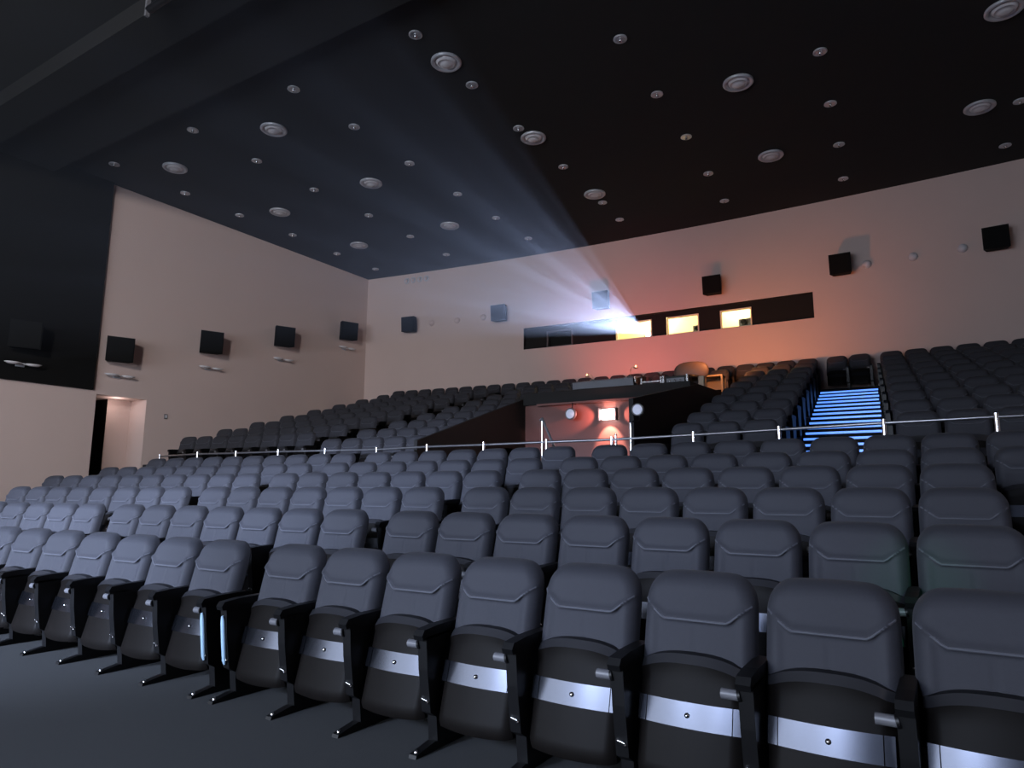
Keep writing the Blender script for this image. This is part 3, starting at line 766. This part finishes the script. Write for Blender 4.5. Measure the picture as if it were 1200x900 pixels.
# ------------------------------------------------------------------ ceiling lights
big = [(-16.47, 9.66), (-12.65, 9.72), (-7.64, 9.79), (-16.44, 13.04), (-12.67, 13.01), (-7.63, 13.22), (-2.89, 13.48), (1.62, 13.68), (-16.4, 16.38), (-12.65, 16.58), (-7.7, 16.84), (-2.96, 17.08), (1.4, 17.16)]
smallL = [(-17.65, 8.72), (-14.32, 8.75), (-10.96, 8.85), (-7.63, 8.84), (-17.69, 10.74), (-14.3, 10.53), (-10.95, 10.62), (-7.65, 10.69), (-4.43, 10.93), (-17.72, 12.57), (-14.35, 12.5), (-11.02, 12.68), (-7.71, 12.67), (-4.47, 13.02), (-1.3, 13.28),
          (-17.62, 14.54), (-14.3, 14.64), (-11.05, 14.82), (-7.7, 14.91), (-4.49, 15.08), (-1.37, 15.32), (-17.7, 16.6), (-14.35, 16.66), (-11.05, 16.83), (-7.75, 17.49), (-4.58, 17.25), (-1.43, 17.36), (2.13, 17.33),
          (-17.7, 18.59), (-14.39, 18.69), (-11.07, 18.84), (-7.82, 18.93), (-4.67, 19.21), (-1.56, 19.43), (2.01, 19.5)]
def rows_of(L, gap):
    out = []; L = sorted(L, key=lambda p: p[1] - 0.03 * (p[0] + 18))
    for p in L:
        k = p[1] - 0.03 * (p[0] + 18)
        if out and k - out[-1][0] < gap: out[-1][1].append(p)
        else: out.append([k, [p]])
    return [sorted(r[1]) for r in out]
bigm = MB(); bigm.lathe([(0.30, 0.0), (0.305, -0.03), (0.285, -0.05), (0.235, -0.045), (0.225, -0.005), (0.20, -0.0)], RIM, n=36)
M_rim = bigm.mesh('rim')
bm2 = MB(); bm2.lathe([(0.205, 0.0), (0.20, -0.030), (0.165, -0.062), (0.150, -0.062), (0.145, -0.045), (0.10, -0.085), (0.05, -0.10), (0.0, -0.104)], LAMPGLASS, n=36)
M_diff = bm2.mesh('diffuser')
sm1 = MB(); sm1.lathe([(0.125, 0.0), (0.13, -0.022), (0.115, -0.03), (0.098, -0.022)], RIM, n=28); M_srim = sm1.mesh('rim')
sm2 = MB(); sm2.lathe([(0.098, -0.022), (0.085, -0.012), (0.06, -0.004), (0.0, -0.002)], CHROME, n=24)
sm2.lathe([(0.0, -0.075), (0.025, -0.068), (0.036, -0.045), (0.030, -0.02), (0.02, -0.004)], CHROME, n=16); M_refl = sm2.mesh('reflector')
def clight(p, m1, n1, m2, n2, lab, grp, nm):
    t = empty(nm, (p[0], p[1], ZC)); tag(t, lab, 'ceiling light', grp)
    obj(n1, m1, t); obj(n2, m2, t)
rn = ['row nearest the rear wall', 'second row from the rear wall', 'third row from the rear wall', 'fourth row from the rear wall', 'fifth row from the rear wall', 'row farthest from the rear wall']
R = rows_of(big, 1.5)
for ri, r in enumerate(R):
    nm = ['row farthest from the rear wall', 'middle row', 'row nearest the rear wall'][ri]
    for k, p in enumerate(r):
        clight(p, M_rim, 'rim', M_diff, 'diffuser', 'large round unlit ceiling light, %s, %s from the left' % (nm, ORD[k]), 'large round ceiling lights', 'ceiling_light')
R = rows_of(smallL, 0.9)
for ri, r in enumerate(R):
    nm = rn[len(R) - 1 - ri] if ri else rn[5]
    for k, p in enumerate(r):
        clight(p, M_srim, 'rim', M_refl, 'reflector', 'small chrome downlight in the ceiling, %s, %s from the left' % (nm, ORD[k]), 'small chrome downlights', 'downlight')
# black pipe with a small bracket under the front beam
pb = empty('ceiling_pipe', (-9.35, 5.3, 9.0)); tag(pb, 'black pipe hung beneath the dark front ceiling', 'pipe')
m_ = MB(); m_.tube([(-0.9, 0.05, 0.0), (1.6, 0.0, 0.0)], 0.06, SHELL, n=10); obj('pipe', m_, pb)
m_ = MB(); m_.box(-0.93, -0.88, 0.0, 0.06, -0.12, 0.45, GREYPL); obj('bracket', m_, pb)
m_ = MB(); m_.box(1.4, 1.46, -0.05, 0.03, -0.05, 0.45, GREYPL); obj('bracket', m_, pb)

# ------------------------------------------------------------------ projectors behind the glass
AP = Vector((-7.72, 20.86, 6.46))
def projector(x, y, z, lab, lit):
    t = empty('film_projector', (x, y, 5.6)); tag(t, lab, 'projector', 'projectors behind the windows')
    h = z - 5.6
    m_ = MB(); m_.box(-0.20, 0.20, 0.30, 1.0, h - 0.18, h + 0.15, GREYPL if lit else CONSOLE, 0.02); obj('body', m_, t)
    m_ = MB(); m_.box(-0.12, 0.12, 0.45, 0.85, 0.0, h - 0.18, SHELL, 0.01); obj('pedestal', m_, t)
    m_ = MB(); m_.lathe([(0.0, 0.32), (0.07, 0.32), (0.09, 0.12), (0.088, 0.10)], SHELL, 0, 0, h, n=20, axis='y'); obj('lens_barrel', m_, t)
    m_ = MB(); m_.lathe([(0.085, 0.10), (0.05, 0.08), (0.0, 0.07)], LENS if lit else GLASS, 0, 0, h, n=20, axis='y'); obj('lens', m_, t)
    if not lit:
        for dz in (0.0,):
            m_ = MB(); m_.tube([(0.02 + 0.13 * math.cos(a), 0.27, h - 0.02 + 0.13 * math.sin(a)) for a in [2 * PI * q / 16 for q in range(17)]], 0.02, CONSOLE, n=8, cap=False)
            obj('reel', m_, t)
projector(-7.72, 20.80, 6.46, 'running projector whose bright lens throws the beam', True)
projector(-6.16, 21.0, 6.52, 'idle projector behind the middle lit window', False)
projector(-4.72, 21.0, 6.55, 'idle projector behind the right lit window', False)

# ------------------------------------------------------------------ projector beam: haze lit by a real spot through the beam's frustum
def hazebox():
    m = bpy.data.materials.new('hall_haze'); m.use_nodes = True; nt = m.node_tree
    for n in list(nt.nodes): nt.nodes.remove(n)
    o = nt.nodes.new('ShaderNodeOutputMaterial'); v = nt.nodes.new('ShaderNodeVolumeScatter')
    v.inputs['Color'].default_value = (1, 1, 1, 1); v.inputs['Density'].default_value = 0.012; v.inputs['Anisotropy'].default_value = 0.82
    nt.links.new(v.outputs[0], o.inputs['Volume']); return m
HZ = hazebox()
sx0, sx1, sz0, sz1 = -14.65, -0.65, 0.7, 5.8
yS = YS + 0.1
def at_t(x, z, y):
    t = (AP.y - y) / (AP.y - yS); return (AP.x + (x - AP.x) * t, y, AP.z + (z - AP.z) * t)
m_ = MB(); ya, yb_ = 20.50, 1.0
cn = [(sx0, sz0), (sx1, sz0), (sx1, sz1), (sx0, sz1)]
m_.add([at_t(x, z, ya) for x, z in cn] + [at_t(x, z, yb_) for x, z in cn], [(0, 1, 2, 3), (7, 6, 5, 4), (0, 4, 5, 1), (1, 5, 6, 2), (2, 6, 7, 3), (3, 7, 4, 0)], HZ)
import bmesh
me_ = m_.mesh('projector_beam'); b_ = bmesh.new(); b_.from_mesh(me_); bmesh.ops.remove_doubles(b_, verts=b_.verts, dist=1e-6); bmesh.ops.recalc_face_normals(b_, faces=b_.faces); b_.to_mesh(me_); b_.free()
hz = obj('projector_beam', me_); tag(hz, 'bluish haze of the projector beam fanning out from the bright window', 'light beam', kind='stuff')

def spot_light(name, loc, target, energy, col, angle, blend=0.2, r=0.02):
    l = bpy.data.lights.new(name, 'SPOT'); l.energy = energy; l.color = col; l.spot_size = angle; l.spot_blend = blend; l.shadow_soft_size = r
    o = bpy.data.objects.new(name, l); C.objects.link(o); o.location = loc
    o.rotation_euler = (Vector(target) - Vector(loc)).to_track_quat('-Z', 'Y').to_euler(); return o
def point_light(name, loc, energy, col, r=0.05):
    l = bpy.data.lights.new(name, 'POINT'); l.energy = energy; l.color = col; l.shadow_soft_size = r
    o = bpy.data.objects.new(name, l); C.objects.link(o); o.location = loc; return o

# the projector's light: pattern of the picture comes from the light's own nodes
pl = bpy.data.lights.new('projector_light', 'SPOT'); pl.energy = 16500; pl.color = (0.46, 0.60, 1.0); pl.spot_size = math.radians(62); pl.spot_blend = 0.0; pl.shadow_soft_size = 0.01
po = bpy.data.objects.new('projector_light', pl); C.objects.link(po); po.location = (AP.x, 20.68, AP.z)
po.rotation_euler = (Vector((0, -1, 0))).to_track_quat('-Z', 'Z').to_euler()
po.rotation_euler = (math.radians(90), 0, math.radians(180))
pl.use_nodes = True; nt = pl.node_tree
for n in list(nt.nodes): nt.nodes.remove(n)
out = nt.nodes.new('ShaderNodeOutputLight'); em = nt.nodes.new('ShaderNodeEmission')
tc = nt.nodes.new('ShaderNodeTexCoord'); sp = nt.nodes.new('ShaderNodeSeparateXYZ')
nt.links.new(tc.outputs['Normal'], sp.inputs[0])
def mth(op, a, b=None, clampit=False):
    n = nt.nodes.new('ShaderNodeMath'); n.operation = op; n.use_clamp = clampit
    for i, q in enumerate((a, b)):
        if q is None: continue
        if isinstance(q, (int, float)): n.inputs[i].default_value = q
        else: nt.links.new(q, n.inputs[i])
    return n.outputs[0]
nz = mth('ABSOLUTE', sp.outputs['Z'])
u = mth('DIVIDE', sp.outputs['X'], nz); v = mth('DIVIDE', sp.outputs['Y'], nz)
dd = po.location.y - yS
hu = 7.0 / dd + 0.002
vlo = (sz0 - AP.z) / dd; vhi = (sz1 - AP.z) / dd
inu = mth('LESS_THAN', mth('ABSOLUTE', u), hu)
inv_ = mth('MULTIPLY', mth('GREATER_THAN', v, vlo), mth('LESS_THAN', v, vhi))
msk = mth('MULTIPLY', inu, inv_)
cmb = nt.nodes.new('ShaderNodeCombineXYZ'); nt.links.new(u, cmb.inputs[0]); nt.links.new(v, cmb.inputs[1])
nn = nt.nodes.new('ShaderNodeTexNoise'); nn.inputs['Scale'].default_value = 34; nn.inputs['Detail'].default_value = 2
nt.links.new(cmb.outputs[0], nn.inputs['Vector'])
pat = mth('POWER', mth('MULTIPLY', nn.outputs['Fac'], 1.7), 3.0)
nt.links.new(mth('MULTIPLY', msk, pat), em.inputs['Strength'])
nt.links.new(em.outputs[0], out.inputs[0])

# ------------------------------------------------------------------ lights
point_light('projection_room_lamp', (-7.9, 21.9, 7.5), 200, (1.0, 0.84, 0.42), 0.1)
point_light('projection_room_lamp', (-5.2, 21.9, 7.5), 130, (1.0, 0.85, 0.42), 0.1)
# wall lamp: strong up and down throw plus a wide wash
point_light('entry_lamp_glow', (LX, PY1 - 0.30, LZ), 15, (1.0, 0.40, 0.33), 0.06)
for (dx_, dz_, en_, an_, c_) in ((0, 0.26, 26, 46, (1.0, 0.50, 0.38)), (0, -0.62, 190, 64, (1.0, 0.48, 0.36)), (0.62, -0.02, 42, 50, (1.0, 0.32, 0.25)), (-0.78, -0.02, 70, 54, (1.0, 0.30, 0.24))):
    spot_light('entry_lamp_throw', (LX + 0.14 * dx_, PY1 - 0.34, LZ + 0.10 * dz_), (LX + dx_, PY1, LZ + dz_), en_, c_, math.radians(an_), 0.5)
# desk lamps behind the sound desk washing the rear wall
spot_light('desk_lamp_pink', (-7.6, 17.3, 4.5), (-8.0, 20.6, 6.2), 350, (1.0, 0.17, 0.12), math.radians(100), 1.0, 0.15)
spot_light('desk_lamp_orange', (-4.6, 17.4, 4.45), (-3.6, 20.7, 5.9), 330, (1.0, 0.30, 0.09), math.radians(100), 1.0, 0.12)
spot_light('desk_lamp_gear', (-4.12, 15.3, 4.65), (-4.65, 15.9, 4.1), 60, (1.0, 0.36, 0.12), math.radians(110), 0.8, 0.05)
point_light('stand_glow', (-4.42, 16.6, 4.42), 5, (1.0, 0.38, 0.12), 0.04)  # extra point light added to make the stand glow orange
point_light('lobby_fill', (XL - 0.35, 10.2, 3.7), 5, (1.0, 0.80, 0.76), 0.08)  # added point light without a fitting, brightens the door recess
point_light('gooseneck_bulb', (-5.86, 15.0, 4.30), 1.2, (1.0, 0.5, 0.3), 0.03)
point_light('gooseneck_bulb', (-7.15, 15.0, 4.20), 0.8, (1.0, 0.5, 0.3), 0.03)
for (x_, tx_, en_) in ((-11.5, -11.0, 12500), (-8.0, -7.4, 11500), (-4.4, -3.6, 3600), (-1.6, 0.2, 1300)):
    spot_light('front_seat_fill', (x_, -5.5, 3.6), (tx_, 3.8, 0.55), en_, (0.58, 0.70, 1.0), math.radians(40), 1.0, 0.5)  # unseen spots added to brighten the front seats
spot_light('side_wall_fill', (-1.0, -7.0, 7.6), (-18.9, 12.5, 6.4), 5600, (1.0, 0.95, 0.95), math.radians(70), 1.0, 0.6)  # unseen spot added to lift the left wall's brightness
spot_light('exit_sign_green', (0.9, 0.4, 2.6), (-0.12, 4.3, 0.90), 170, (0.05, 1.0, 0.45), math.radians(9), 1.0)

w = bpy.data.worlds.new('world'); S.world = w; w.use_nodes = True
w.node_tree.nodes['Background'].inputs[0].default_value = (0.10, 0.11, 0.14, 1); w.node_tree.nodes['Background'].inputs[1].default_value = 0.0

# ------------------------------------------------------------------ camera
cam = bpy.data.cameras.new('camera'); cam.sensor_width = 36.0; cam.lens = 36.0 * FPX / 1200.0; cam.clip_start = 0.05; cam.clip_end = 200
co = bpy.data.objects.new('camera', cam); C.objects.link(co)
fwd = Vector((-math.cos(AA) * math.cos(PITCH), math.sin(AA) * math.cos(PITCH), math.sin(PITCH)))
rgt = Vector((math.sin(AA), math.cos(AA), 0)); up = rgt.cross(fwd)
r2 = rgt * math.cos(ROLL) + up * math.sin(ROLL); u2 = up * math.cos(ROLL) - rgt * math.sin(ROLL)
M = Matrix((r2, u2, -fwd)).transposed().to_4x4(); M.translation = Vector((0, 0, CH)); co.matrix_world = M
S.camera = co
S.view_settings.view_transform = 'Standard'; S.view_settings.look = 'None'; S.view_settings.gamma = 1; S.view_settings.use_curve_mapping = False
S.view_settings.exposure = 0.0
cy = S.cycles
try:
    cy.use_denoising = True; cy.denoiser = 'OPENIMAGEDENOISE'
    cy.max_bounces = 6; cy.diffuse_bounces = 3; cy.glossy_bounces = 3; cy.transparent_max_bounces = 12; cy.volume_bounces = 0
    cy.caustics_reflective = False; cy.caustics_refractive = False; cy.sample_clamp_indirect = 3.0
except Exception as e: print(e)
